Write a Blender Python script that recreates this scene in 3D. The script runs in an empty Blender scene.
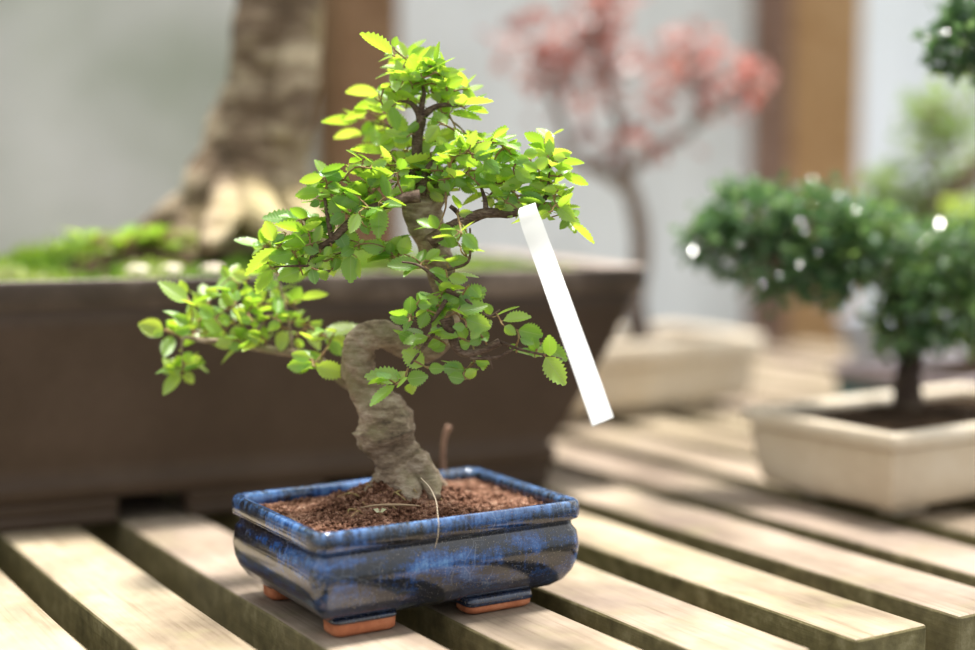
import bpy, bmesh, math, random
from mathutils import Vector, Matrix, noise
rnd = random.Random(7)
S = bpy.context.scene
C = S.collection
# ------------------------------------------------------------ camera, world, sun, exposure
FPX, PITCH, YAW, CH = 1480.0, 0.0917, 0.545, 0.30
cam = bpy.data.cameras.new('camera'); cam.sensor_width = 36; cam.lens = FPX*36/975
cam.clip_start = .01; cam.clip_end = 200
cam.dof.use_dof = True; cam.dof.focus_distance = 1.04; cam.dof.aperture_fstop = 1.5; cam.dof.aperture_blades = 0
co = bpy.data.objects.new('camera', cam); C.objects.link(co)
co.location = (0, 0, CH); co.rotation_euler = (math.pi/2-PITCH, 0, 0)
S.camera = co
W = bpy.data.worlds.new('world'); S.world = W; W.use_nodes = True
nt = W.node_tree; nt.nodes.clear()
wo = nt.nodes.new('ShaderNodeOutputWorld'); wb = nt.nodes.new('ShaderNodeBackground')
tc = nt.nodes.new('ShaderNodeTexCoord'); sx = nt.nodes.new('ShaderNodeSeparateXYZ'); cr = nt.nodes.new('ShaderNodeValToRGB')
nt.links.new(tc.outputs['Generated'], sx.inputs[0]); nt.links.new(sx.outputs['Z'], cr.inputs[0])
e = cr.color_ramp.elements
e[0].position = 0.0; e[0].color = (.62, .66, .68, 1); e[1].position = .7; e[1].color = (1.0, 1.0, 1.0, 1)
mr = nt.nodes.new('ShaderNodeMapRange'); nt.links.new(sx.outputs['Y'], mr.inputs[0])      # sky shaped for contrast: brighter beyond the bench, dimmer towards the viewer
mr.inputs[1].default_value = -.8; mr.inputs[2].default_value = .8; mr.inputs[3].default_value = .62; mr.inputs[4].default_value = 1.72
mu = nt.nodes.new('ShaderNodeVectorMath'); mu.operation = 'SCALE'
nt.links.new(cr.outputs[0], mu.inputs[0]); nt.links.new(mr.outputs[0], mu.inputs['Scale'])
nt.links.new(mu.outputs[0], wb.inputs[0]); nt.links.new(wb.outputs[0], wo.inputs[0]); wb.inputs[1].default_value = 1.0
sun = bpy.data.lights.new('sun', 'SUN'); sun.energy = 6.2; sun.angle = math.radians(9); sun.color = (1, .96, .90)
so = bpy.data.objects.new('sun', sun); C.objects.link(so)
sdir = Vector((.13, .10, 1.0)).normalized()      # towards the sun: high, nearly overhead
so.rotation_euler = sdir.to_track_quat('Z', 'Y').to_euler()
S.view_settings.view_transform = 'Standard'; S.view_settings.look = 'None'
S.view_settings.gamma = 1; S.view_settings.use_curve_mapping = False
S.view_settings.exposure = 0.48

# ------------------------------------------------------------ geometry of the camera for placing things
cp, sp = math.cos(PITCH), math.sin(PITCH)
def ray(u, v):
    a = (u-487.5)/FPX; b = (325-v)/FPX
    return Vector((a, cp+b*sp, -sp+b*cp))
def D(u, v, y): d = ray(u, v); return Vector((0, 0, CH))+d*(y/d.y)
def G(u, v, z=0): d = ray(u, v); return Vector((0, 0, CH))+d*((z-CH)/d.z)
cY, sY = math.cos(YAW), math.sin(YAW)
def BW(x, y, z=0): return Vector((x*cY-y*sY, x*sY+y*cY, z))       # bench coordinates to world
RB = Matrix.Rotation(YAW, 4, 'Z')

# ------------------------------------------------------------ helpers
def tag(o, label=None, cat=None, group=None, kind=None):
    if label: o['label'] = label
    if cat: o['category'] = cat
    if group: o['group'] = group
    if kind: o['kind'] = kind
    return o
def empty(name, loc, rz=0):
    o = bpy.data.objects.new(name, None); C.objects.link(o); o.empty_display_size = .02
    o.location = loc; o.rotation_euler = (0, 0, rz); return o
def link(name, me, mat, parent=None, smooth=True):
    o = bpy.data.objects.new(name, me); C.objects.link(o)
    if mat: me.materials.append(mat)
    if smooth: me.polygons.foreach_set('use_smooth', [True]*len(me.polygons))
    if parent: o.parent = parent
    return o
class MB:
    def __init__(s): s.v = []; s.f = []; s.uv = {}; s.t = []
    def add(s, vs, fs, uvs=None, tint=.5):
        b = len(s.v); s.v += [tuple(p) for p in vs]; s.t += [tint]*len(vs)
        s.f += [tuple(i+b for i in f) for f in fs]
        if uvs:
            for i, q in enumerate(uvs): s.uv[b+i] = q
        return b
    def box(s, a, b, M=None):
        vs = [Vector((x, y, z)) for x in (a[0], b[0]) for y in (a[1], b[1]) for z in (a[2], b[2])]
        if M: vs = [M@p for p in vs]
        s.add(vs, [(0,1,3,2),(4,6,7,5),(0,4,5,1),(2,3,7,6),(0,2,6,4),(1,5,7,3)])
    def build(s, name, mat, parent=None, smooth=True, inv=None, bevel=0):
        me = bpy.data.meshes.new(name)
        vs = s.v
        if inv is not None: vs = [tuple(inv@Vector(p)) for p in vs]
        me.from_pydata(vs, [], s.f)
        if s.uv:
            L = me.uv_layers.new(name='UVMap')
            for lp in me.loops: L.data[lp.index].uv = s.uv.get(lp.vertex_index, (0, 0))
        at = me.attributes.new('tint', 'FLOAT', 'POINT'); at.data.foreach_set('value', s.t)
        me.validate(); me.update()
        o = link(name, me, mat, parent, smooth)
        if bevel:
            m = o.modifiers.new('bevel', 'BEVEL'); m.width = bevel; m.segments = 2; m.limit_method = 'ANGLE'
        return o
def catmull(pts, n=6):
    P = [Vector(p) for p in pts]; out = []
    for i in range(len(P)-1):
        a = P[max(i-1, 0)]; b = P[i]; c = P[i+1]; d = P[min(i+2, len(P)-1)]
        for k in range(n):
            t = k/n
            out.append(.5*((2*b)+(c-a)*t+(2*a-5*b+4*c-d)*t*t+(3*b-3*c+d-a)*t**3))
    out.append(P[-1]); return out
def tube(mb, pts, rad, seg=10, bump=0, freq=60, n=5, cap=True, seed=0, groove=0):
    """tapering tube along pts (world), rad per point"""
    q = catmull([tuple(p)+(r,) for p, r in zip(pts, rad)], n) if False else None
    P = catmull(pts, n); R = catmull([Vector((r, 0, 0)) for r in rad], n); R = [r.x for r in R]
    ring = []; prev = None; up = None
    for i, p in enumerate(P):
        t = (P[min(i+1, len(P)-1)]-P[max(i-1, 0)]).normalized()
        if up is None:
            up = Vector((0, 1, 0)) if abs(t.y) < .8 else Vector((1, 0, 0))
        up = (up-t*up.dot(t)).normalized(); sd = t.cross(up)
        row = []
        for k in range(seg):
            a = 2*math.pi*k/seg
            d = up*math.cos(a)+sd*math.sin(a)
            r = max(R[i], 1e-5)
            if bump:
                w = p+d*r+Vector((seed, 0, 0))
                r *= 1+bump*(noise.noise(w*freq)+.5*noise.noise(w*freq*2.7))
                if groove: r *= 1+groove*math.sin(3*a+i*.25)*.5+groove*noise.noise(Vector((i*.45+seed, a*.5, 0)))
            row.append(p+d*r)
        ring.append(row)
    vs = [v for r in ring for v in r]; fs = []
    for i in range(len(ring)-1):
        for k in range(seg):
            a = i*seg+k; b = i*seg+(k+1) % seg
            fs.append((a, b, b+seg, a+seg))
    if cap:
        fs.append(tuple(range(seg))[::-1]); fs.append(tuple((len(ring)-1)*seg+k for k in range(seg)))
    mb.add(vs, fs)
    return P
def rrect(hx, hy, r, n=6, z=0, cx=0, cy=0):
    out = []
    for sx_, sy_, a0 in ((1, 1, 0), (-1, 1, 90), (-1, -1, 180), (1, -1, 270)):
        for k in range(n+1):
            a = math.radians(a0+90*k/n)
            out.append(Vector((cx+sx_*(hx-r)+r*math.cos(a), cy+sy_*(hy-r)+r*math.sin(a), z)))
    # extra points along the straight sides for even shading
    res = []
    for i, p in enumerate(out):
        q = out[(i+1) % len(out)]; res.append(p)
        if (i+1) % (n+1) == 0:
            for k in range(1, 8): res.append(p.lerp(q, k/8))
    return res
def loft(mb, rings, close_a=False, close_b=False):
    n = len(rings[0]); vs = [p for r in rings for p in r]; fs = []
    for i in range(len(rings)-1):
        for k in range(n):
            a = i*n+k; b = i*n+(k+1) % n
            fs.append((a, b, b+n, a+n))
    if close_a: fs.append(tuple(range(n))[::-1])
    if close_b: fs.append(tuple((len(rings)-1)*n+k for k in range(n)))
    mb.add(vs, fs)

# ------------------------------------------------------------ materials
def mat(name):
    m = bpy.data.materials.new(name); m.use_nodes = True; t = m.node_tree; t.nodes.clear()
    o = t.nodes.new('ShaderNodeOutputMaterial')
    return m, t, o
def N(t, typ, **kw):
    n = t.nodes.new(typ)
    for k, v in kw.items():
        if k.startswith('i_'):
            key = k[2:].replace('_', ' ')
            n.inputs[key].default_value = v
        else: setattr(n, k, v)
    return n
def noi(t, coord, scale, detail=4, rough=.55, mapping=None):
    n = N(t, 'ShaderNodeTexNoise'); n.inputs['Scale'].default_value = scale
    n.inputs['Detail'].default_value = detail; n.inputs['Roughness'].default_value = rough
    if mapping:
        mp = N(t, 'ShaderNodeMapping'); mp.inputs['Scale'].default_value = mapping
        t.links.new(coord, mp.inputs[0]); coord = mp.outputs[0]
    t.links.new(coord, n.inputs['Vector']); return n.outputs['Fac']
def ramp(t, fac, stops):
    r = N(t, 'ShaderNodeValToRGB'); e = r.color_ramp.elements
    while len(e) < len(stops): e.new(.5)
    for i, (p, c) in enumerate(stops): e[i].position = p; e[i].color = (*c, 1) if len(c) == 3 else c
    t.links.new(fac, r.inputs[0]); return r.outputs[0]
def mix(t, fac, a, b, mode='MIX'):
    m = N(t, 'ShaderNodeMix', data_type='RGBA', blend_type=mode)
    for key, v in ((0, fac), (6, a), (7, b)):
        if hasattr(v, 'is_output'): t.links.new(v, m.inputs[key])
        else: m.inputs[key].default_value = (*v, 1) if isinstance(v, tuple) and len(v) == 3 else v
    return m.outputs[2]
def math_(t, op, a, b=None):
    m = N(t, 'ShaderNodeMath', operation=op)
    for i, v in enumerate((a, b)):
        if v is None: continue
        if hasattr(v, 'is_output'): t.links.new(v, m.inputs[i])
        else: m.inputs[i].default_value = v
    return m.outputs[0]
def bump(t, h, strength, dist=.002):
    b = N(t, 'ShaderNodeBump'); b.inputs['Strength'].default_value = strength; b.inputs['Distance'].default_value = dist
    t.links.new(h, b.inputs['Height']); return b.outputs[0]
def pbsdf(t, o, col, rough=.6, normal=None, spec=.5, coat=0):
    p = N(t, 'ShaderNodeBsdfPrincipled')
    for key, v in (('Base Color', col), ('Roughness', rough)):
        if hasattr(v, 'is_output'): t.links.new(v, p.inputs[key])
        else: p.inputs[key].default_value = (*v, 1) if isinstance(v, tuple) else v
    p.inputs['Specular IOR Level'].default_value = spec
    p.inputs['Coat Weight'].default_value = coat; p.inputs['Coat Roughness'].default_value = .08
    if normal: t.links.new(normal, p.inputs['Normal'])
    if o: t.links.new(p.outputs[0], o.inputs[0])
    return p
def objco(t): return N(t, 'ShaderNodeTexCoord').outputs['Object']

def wood_mat(name, tint=(1, 1, 1), moss=.6, offs=0):
    m, t, o = mat(name); c0 = objco(t)
    mp = N(t, 'ShaderNodeMapping'); mp.inputs['Location'].default_value = (offs, offs*.7, 0); t.links.new(c0, mp.inputs[0]); c = mp.outputs[0]
    grain = noi(t, c, 1, 5, .65, (260, 9, 260)); patch = noi(t, c, 11, 4, .6, (1, .6, 1)); fine = noi(t, c, 500, 3, .7)
    T = lambda r, g, b: (r*tint[0], g*tint[1], b*tint[2])
    base = ramp(t, patch, [(.3, T(.165, .13, .10)), (.48, T(.28, .232, .18)), (.68, T(.44, .38, .30))])
    gr = ramp(t, grain, [(.3, (.62, .57, .50)), (.45, (.93, .91, .88)), (.7, (1.03, 1.02, 1.0))])
    col = mix(t, 1.0, base, gr, 'MULTIPLY')
    g2 = ramp(t, noi(t, c, 26, 5, .6), [(.52, (0, 0, 0)), (.75, (.5, .5, .5))])
    col = mix(t, g2, col, T(.22, .21, .11))
    g3 = ramp(t, noi(t, c, 7, 3, .6), [(.5, (0, 0, 0)), (.8, (.45, .45, .45))])
    col = mix(t, g3, col, T(.33, .27, .25))
    # algae on the sides of the boards
    geo = N(t, 'ShaderNodeTexCoord'); sep = N(t, 'ShaderNodeSeparateXYZ'); t.links.new(geo.outputs['Normal'], sep.inputs[0])
    side = math_(t, 'LESS_THAN', sep.outputs['Z'], .5)
    alg = ramp(t, noi(t, c, 60, 5, .65), [(.3, (.10, .085, .035)), (.55, (.21, .18, .08)), (.75, (.36, .32, .18))])
    col = mix(t, math_(t, 'MULTIPLY', side, moss), col, alg)
    h = math_(t, 'ADD', grain, math_(t, 'MULTIPLY', fine, .25))
    pbsdf(t, o, col, .72, bump(t, h, .55, .0012), .3); return m
def bark_mat(name, cols, scale=1, mossy=None, ring=True):
    m, t, o = mat(name); c = objco(t)
    a = noi(t, c, 90*scale, 6, .65, (1, 1, 2.6)); b = noi(t, c, 28*scale, 4, .6)
    col = ramp(t, math_(t, 'ADD', math_(t, 'MULTIPLY', a, .6), math_(t, 'MULTIPLY', b, .4)), [(.34, cols[0]), (.48, cols[1]), (.63, cols[2])])
    if mossy: col = mix(t, ramp(t, noi(t, c, 40*scale, 4), [(.5, (0, 0, 0)), (.68, (.7, .7, .7))]), col, mossy)
    pbsdf(t, o, col, .8, bump(t, math_(t, 'ADD', a, b), .9, .003/scale), .25); return m
def leaf_mat(name, c0, c1, c2, trans, tr=.5, rough=.38, vein=True, spec=.5, crough=.22):
    m, t, o = mat(name)
    at = N(t, 'ShaderNodeAttribute', attribute_name='tint').outputs['Fac']
    col = ramp(t, at, [(0, c0), (.5, c1), (1, c2)])
    trc = ramp(t, at, [(0, trans[0]), (.5, trans[1]), (1, trans[2])])
    nrm = None
    if vein:
        uv = N(t, 'ShaderNodeTexCoord').outputs['UV']; s = N(t, 'ShaderNodeSeparateXYZ'); t.links.new(uv, s.inputs[0])
        av = math_(t, 'ABSOLUTE', math_(t, 'SUBTRACT', s.outputs['Y'], .5))
        mid = math_(t, 'LESS_THAN', av, .025)
        sv = math_(t, 'SINE', math_(t, 'MULTIPLY', math_(t, 'SUBTRACT', s.outputs['X'], math_(t, 'MULTIPLY', av, .55)), 62))
        v = math_(t, 'MAXIMUM', mid, math_(t, 'MULTIPLY', math_(t, 'GREATER_THAN', sv, .86), .45))
        col = mix(t, math_(t, 'MULTIPLY', v, .55), col, (.42, .55, .22))
        trc = mix(t, math_(t, 'MULTIPLY', v, .35), trc, (.35, .5, .1))
        nrm = bump(t, math_(t, 'MULTIPLY', sv, -.5), .35, .0006)
    p = pbsdf(t, None, col, rough, nrm, spec, .5)
    gb = noi(t, objco(t), 160, 3, .6)
    p.inputs['Coat Roughness'].default_value = crough
    t.links.new(bump(t, gb, .5, .0012), p.inputs['Coat Normal'])
    tb = N(t, 'ShaderNodeBsdfTranslucent'); t.links.new(trc, tb.inputs[0])
    ms = N(t, 'ShaderNodeMixShader'); ms.inputs[0].default_value = tr
    t.links.new(p.outputs[0], ms.inputs[1]); t.links.new(tb.outputs[0], ms.inputs[2]); t.links.new(ms.outputs[0], o.inputs[0])
    return m
def clay_mat(name, stops, scale=30, rough=.6, coat=0, bmp=.2, spec=.4):
    m, t, o = mat(name); c = objco(t)
    a = noi(t, c, scale, 5, .6); f = noi(t, c, scale*14, 3, .6)
    pbsdf(t, o, ramp(t, math_(t, 'ADD', math_(t, 'MULTIPLY', a, .8), math_(t, 'MULTIPLY', f, .2)), stops), rough, bump(t, f, bmp, .0006), spec, coat); return m
def soil_mat(name, stops, scale=220):
    m, t, o = mat(name); c = objco(t)
    a = noi(t, c, scale, 6, .7); b = noi(t, c, scale*.2, 3, .6)
    pbsdf(t, o, ramp(t, math_(t, 'ADD', math_(t, 'MULTIPLY', a, .65), math_(t, 'MULTIPLY', b, .35)), stops), .95, bump(t, a, 1, .003), .1); return m
def glaze_mat():
    m, t, o = mat('blue_glaze'); c = objco(t)
    big = noi(t, c, 17, 6, .66, (1, 1, 2.6)); streak = noi(t, c, 1, 5, .65, (230, 230, 38)); fine = noi(t, c, 520, 4, .7)
    h = math_(t, 'ADD', math_(t, 'ADD', math_(t, 'MULTIPLY', big, .62), math_(t, 'MULTIPLY', streak, .22)), math_(t, 'MULTIPLY', fine, .16))
    col = ramp(t, h, [(.44, (.003, .004, .009)), (.49, (.005, .014, .04)), (.525, (.007, .04, .15)), (.57, (.018, .09, .31)), (.64, (.10, .24, .50))])
    # glaze breaks pale and streaky where it runs off the rim
    sep = N(t, 'ShaderNodeSeparateXYZ'); t.links.new(c, sep.inputs[0])
    z = sep.outputs['Z']
    zr = N(t, 'ShaderNodeMapRange'); zr.inputs[1].default_value = .067; zr.inputs[2].default_value = .076; t.links.new(z, zr.inputs[0])
    rimf = math_(t, 'MULTIPLY', zr.outputs[0], ramp(t, math_(t, 'ADD', math_(t, 'MULTIPLY', streak, .7), math_(t, 'MULTIPLY', big, .3)), [(.42, (0, 0, 0)), (.60, (.8, .8, .8))]))
    col = mix(t, rimf, col, (.11, .24, .50))
    brown = ramp(t, noi(t, c, 40, 3, .5), [(.5, (0, 0, 0)), (.75, (.35, .35, .35))])
    gr = N(t, 'ShaderNodeMapRange'); gr.inputs[1].default_value = .004; gr.inputs[2].default_value = 0
    t.links.new(math_(t, 'ABSOLUTE', math_(t, 'SUBTRACT', z, .059)), gr.inputs[0])
    col = mix(t, math_(t, 'MULTIPLY', gr.outputs[0], .8), col, (.018, .016, .018))
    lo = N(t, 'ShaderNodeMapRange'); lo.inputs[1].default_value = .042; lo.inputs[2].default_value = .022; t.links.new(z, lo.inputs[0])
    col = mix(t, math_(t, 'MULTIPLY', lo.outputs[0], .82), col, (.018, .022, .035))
    # dust, specks and crazing
    vo = N(t, 'ShaderNodeTexVoronoi', feature='DISTANCE_TO_EDGE'); vo.inputs['Scale'].default_value = 70
    wv = N(t, 'ShaderNodeMapping'); t.links.new(c, wv.inputs[0]); t.links.new(wv.outputs[0], vo.inputs['Vector'])
    crz = math_(t, 'MULTIPLY', math_(t, 'LESS_THAN', vo.outputs['Distance'], .018), ramp(t, noi(t, c, 30, 3), [(.5, (0, 0, 0)), (.62, (.16, .16, .16))]))
    col = mix(t, crz, col, (.45, .5, .55))
    spk = ramp(t, noi(t, c, 900, 2, .5), [(.64, (0, 0, 0)), (.72, (.55, .55, .55))])
    col = mix(t, spk, col, (.42, .36, .28))
    rg = ramp(t, fine, [(.35, (.07, .07, .07)), (.7, (.26, .26, .26))])
    pbsdf(t, o, col, rg, bump(t, math_(t, 'ADD', big, math_(t, 'MULTIPLY', fine, .06)), .25, .002), .7, .6); return m
def pane_mat(name, col, stain, transp, k):
    m, t, o = mat(name); c = objco(t)
    s = ramp(t, noi(t, c, 1.6, 4, .6, (1, 1, 1.4)), [(.42, (0, 0, 0)), (.68, (k, k, k))])
    st = ramp(t, noi(t, c, 1, 3, .5, (7, 7, .35)), [(.4, (.93, .93, .93)), (.65, (1, 1, 1))])
    cc = mix(t, 1, mix(t, s, col, stain), st, 'MULTIPLY')
    a = N(t, 'ShaderNodeBsdfTranslucent'); b = N(t, 'ShaderNodeBsdfDiffuse'); tr = N(t, 'ShaderNodeBsdfTransparent')
    for n in (a, b): t.links.new(cc, n.inputs[0])
    m1 = N(t, 'ShaderNodeMixShader'); m1.inputs[0].default_value = .35
    t.links.new(a.outputs[0], m1.inputs[1]); t.links.new(b.outputs[0], m1.inputs[2])
    m2 = N(t, 'ShaderNodeMixShader'); m2.inputs[0].default_value = transp
    t.links.new(m1.outputs[0], m2.inputs[1]); t.links.new(tr.outputs[0], m2.inputs[2]); t.links.new(m2.outputs[0], o.inputs[0]); return m

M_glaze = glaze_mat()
M_terra = clay_mat('terracotta', [(.3, (.30, .09, .04)), (.5, (.47, .16, .07)), (.7, (.58, .25, .13))], 60, .8)
M_soil = soil_mat('reddish_soil', [(.38, (.04, .018, .011)), (.47, (.16, .075, .046)), (.56, (.36, .20, .135)), (.68, (.60, .42, .31))])
M_dsoil = soil_mat('dark_soil', [(.35, (.015, .010, .006)), (.55, (.07, .045, .028)), (.75, (.16, .12, .075))])
M_bark = bark_mat('elm_bark', [(.09, .065, .045), (.27, .20, .135), (.52, .43, .33)], 1.0, (.22, .20, .10))
M_twig = bark_mat('twig_bark', [(.035, .022, .018), (.11, .07, .05), (.22, .16, .12)], 3)
M_gtwig = bark_mat('shoot_bark', [(.16, .09, .05), (.30, .18, .09), (.34, .30, .12)], 3)
M_bigbark = bark_mat('old_bark', [(.03, .02, .013), (.20, .14, .09), (.75, .63, .44)], .13, (.36, .31, .12))
M_leaf = leaf_mat('elm_leaf', (.08, .22, .05), (.19, .40, .07), (.38, .56, .12), ((.25, .52, .03), (.52, .82, .04), (.76, .92, .08)), .48, .34, True, .9)
M_dleaf = leaf_mat('dark_leaf', (.06, .13, .07), (.12, .22, .11), (.24, .38, .13), ((.10, .22, .07), (.25, .42, .12), (.55, .75, .15)), .35, .16, False, 1.0, .10)
M_lleaf = leaf_mat('light_leaf', (.12, .18, .08), (.24, .32, .13), (.45, .55, .1), ((.2, .36, .08), (.4, .55, .15), (.6, .75, .15)), .45, .4, False)
M_rleaf = leaf_mat('maple_leaf', (.26, .11, .10), (.38, .20, .18), (.50, .12, .10), ((.5, .2, .18), (.68, .38, .32), (.85, .15, .1)), .45, .4, False)
M_moss = leaf_mat('moss_leaf', (.13, .24, .03), (.32, .42, .08), (.62, .60, .40), ((.2, .4, .03), (.4, .6, .04), (.6, .7, .2)), .35, .5, False)
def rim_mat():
    m, t, o = mat('sunlit_top_rim_clay'); c = objco(t)
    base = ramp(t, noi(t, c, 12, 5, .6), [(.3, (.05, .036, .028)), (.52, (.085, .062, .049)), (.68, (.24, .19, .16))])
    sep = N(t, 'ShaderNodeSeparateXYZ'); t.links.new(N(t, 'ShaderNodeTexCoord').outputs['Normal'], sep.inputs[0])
    top_sheen = N(t, 'ShaderNodeMapRange'); top_sheen.inputs[1].default_value = .6; top_sheen.inputs[2].default_value = .95; t.links.new(sep.outputs['Z'], top_sheen.inputs[0])
    col = mix(t, math_(t, 'MULTIPLY', top_sheen.outputs[0], .9), base, (.42, .35, .30))  # sunlit sheen painted into the clay as a paler tone on upward faces
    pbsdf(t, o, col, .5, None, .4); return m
M_dark = clay_mat('brown_clay', [(.3, (.052, .034, .023)), (.5, (.066, .044, .030)), (.7, (.085, .058, .042))], 9, .6, 0, .1, .25)
M_rimc = clay_mat('weathered_rim', [(.3, (.065, .045, .034)), (.5, (.11, .083, .066)), (.7, (.22, .18, .15))], 12, .5, 0, .15, .4)
M_cream = clay_mat('cream_clay', [(.3, (.55, .45, .33)), (.5, (.68, .59, .46)), (.7, (.76, .70, .60))], 8, .5, .1)
M_purp = clay_mat('grey_purple_glaze', [(.3, (.2, .16, .18)), (.6, (.34, .29, .31))], 14, .3, .3)
M_teal = clay_mat('teal_glaze', [(.3, (.02, .09, .10)), (.6, (.05, .17, .18))], 14, .25, .3)
M_grey = clay_mat('grey_blue_glaze', [(.3, (.30, .33, .40)), (.6, (.50, .53, .60))], 10, .3, .3)
M_post = bark_mat('post_wood', [(.34, .18, .07), (.46, .27, .12), (.54, .34, .17)], .15)
M_post2 = bark_mat('reddish_post_wood', [(.22, .12, .09), (.32, .2, .15), (.42, .28, .22)], .15)
M_rail = bark_mat('rail_wood', [(.14, .09, .06), (.24, .16, .11), (.34, .24, .16)], .15)
M_woods = [wood_mat('bench_wood', (1.08, 1.05, 1.0), .9, 0), wood_mat('grey_bench_wood', (1.02, .98, .98), .85, 3.3), wood_mat('pale_bench_wood', (1.18, 1.16, 1.06), .95, 7.1)]
M_floor = soil_mat('greenhouse_floor', [(.3, (.03, .03, .02)), (.6, (.10, .095, .07))], 8)
def label_mat():
    m, t, o = mat('white_label_plastic'); c = objco(t)
    col = ramp(t, noi(t, c, 40, 3), [(.3, (.86, .87, .86)), (.7, (.93, .93, .92))])
    p = pbsdf(t, None, col, .35, None, .4)
    tb = N(t, 'ShaderNodeBsdfTranslucent'); tb.inputs[0].default_value = (.95, .95, .93, 1)
    ms = N(t, 'ShaderNodeMixShader'); ms.inputs[0].default_value = .22
    t.links.new(p.outputs[0], ms.inputs[1]); t.links.new(tb.outputs[0], ms.inputs[2]); t.links.new(ms.outputs[0], o.inputs[0]); return m
M_label = label_mat()

# ------------------------------------------------------------ the setting
FZ = -.75
mb = MB(); mb.box((-6, -3, FZ-.1), (9, 12, FZ)); tag(mb.build('floor', M_floor, smooth=False), kind='structure')
WY = 2.36                                                           # wall line, bench coordinates
def wallbox(name, m, x0, x1, y0, y1, z0, z1, bevel=0):
    mb = MB(); mb.box((x0, y0, z0), (x1, y1, z1))
    o = mb.build(name, m, smooth=False, bevel=bevel); o.matrix_world = RB
    return tag(o, kind='structure')
def bx_at(u, y):                                                    # bench X of the point of pixel column u on the line Y=y
    d = ray(u, 189); a = d.x; b = d.y
    k = y/(-a*sY+b*cY); return (a*cY+b*sY)*k
xa = bx_at(340, WY-.11); xb = bx_at(401, WY-.11); xc = bx_at(790, WY-.12); xd = bx_at(859, WY-.12)
pn = lambda n, i, x0, x1, *a: wallbox('window_%d' % i, pane_mat(n, *a), x0, x1, WY-.012, WY, FZ+.25, 1.75)
pn('dirty_pane', 1, -2.6, xa, (.75, .745, .72), (.50, .53, .45), .05, .9)
pn('clouded_pane', 2, xb, xc-.013, (.79, .80, .80), (.66, .66, .63), .12, .6)
pn('clear_pane', 3, xd, 5.5, (.82, .84, .87), (.74, .77, .77), .28, .5)
wallbox('trim_1', bark_mat('brown_post_wood', [(.18, .10, .05), (.25, .145, .075), (.32, .2, .11)], .15), xa, xb, WY-.11, WY, FZ, 1.8, .004)
wallbox('trim_2', M_post2, xc-.013, xc-.001, WY-.12, WY, FZ, 1.8, .004)  # thin board giving the post's left face a darker, redder tone
wallbox('trim_3', M_post, xc, xd, WY-.121, WY, FZ, 1.8, .004)
wallbox('baseboard_back', M_rail, -2.6, 5.5, WY-.05, WY+.04, FZ, FZ+.25)
wallbox('trim_4', M_rail, -2.6, 5.5, WY-.04, WY+.03, 1.751, 1.85)

# ------------------------------------------------------------ the bench
bench = empty('slatted_bench', BW(.9, 1.4, FZ), YAW)
tag(bench, 'pale weathered timber slatted bench that all the bonsai pots stand on', 'bench')
binv = (bench.matrix_basis).inverted()
TH = .042
i = 0; x = -.42+.001
edges = []
k = -7
while True:
    x0 = .4+.1035*k+(.003*math.sin(k*2.3))
    if x0 > 2.0: break
    edges.append((x0, x0+.070+.002*math.sin(k*1.7))); k += 1
for i, (x0, x1) in enumerate(edges):
    mb = MB(); ny = 30
    yf = .70+.002*math.sin(i*3.1); yb = 2.13
    rows = []
    for j in range(ny+1):
        y = yf+(yb-yf)*j/ny
        w = lambda s: .0012*noise.noise(Vector((i*5+s, y*6, 0)))
        rows.append([Vector((x0+w(1), y, -TH)), Vector((x1+w(2), y, -TH)), Vector((x1+w(2), y, w(3)*.4-.0006)), Vector((x0+w(1), y, w(4)*.4-.0006))])
    M = RB
    loft(mb, [[M@p for p in r] for r in rows], True, True)
    mb.build('slat', M_woods[(i*2+(i//3)) % 3], bench, smooth=False, inv=binv, bevel=.0022)
for y in (.86, 1.45, 2.02):
    mb = MB(); mb.box((edges[0][0], y-.025, -TH-.07), (edges[-1][1], y+.025, -TH-.0005), RB); mb.build('crossbeam', M_rail, bench, smooth=False, inv=binv, bevel=.003)
for x in (-.2, .95, 1.9):
    for y in (.86, 2.02):
        mb = MB(); mb.box((x-.03, y-.03, FZ), (x+.03, y+.03, -TH-.0705), RB); mb.build('leg', M_rail, bench, smooth=False, inv=binv, bevel=.003)

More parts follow.
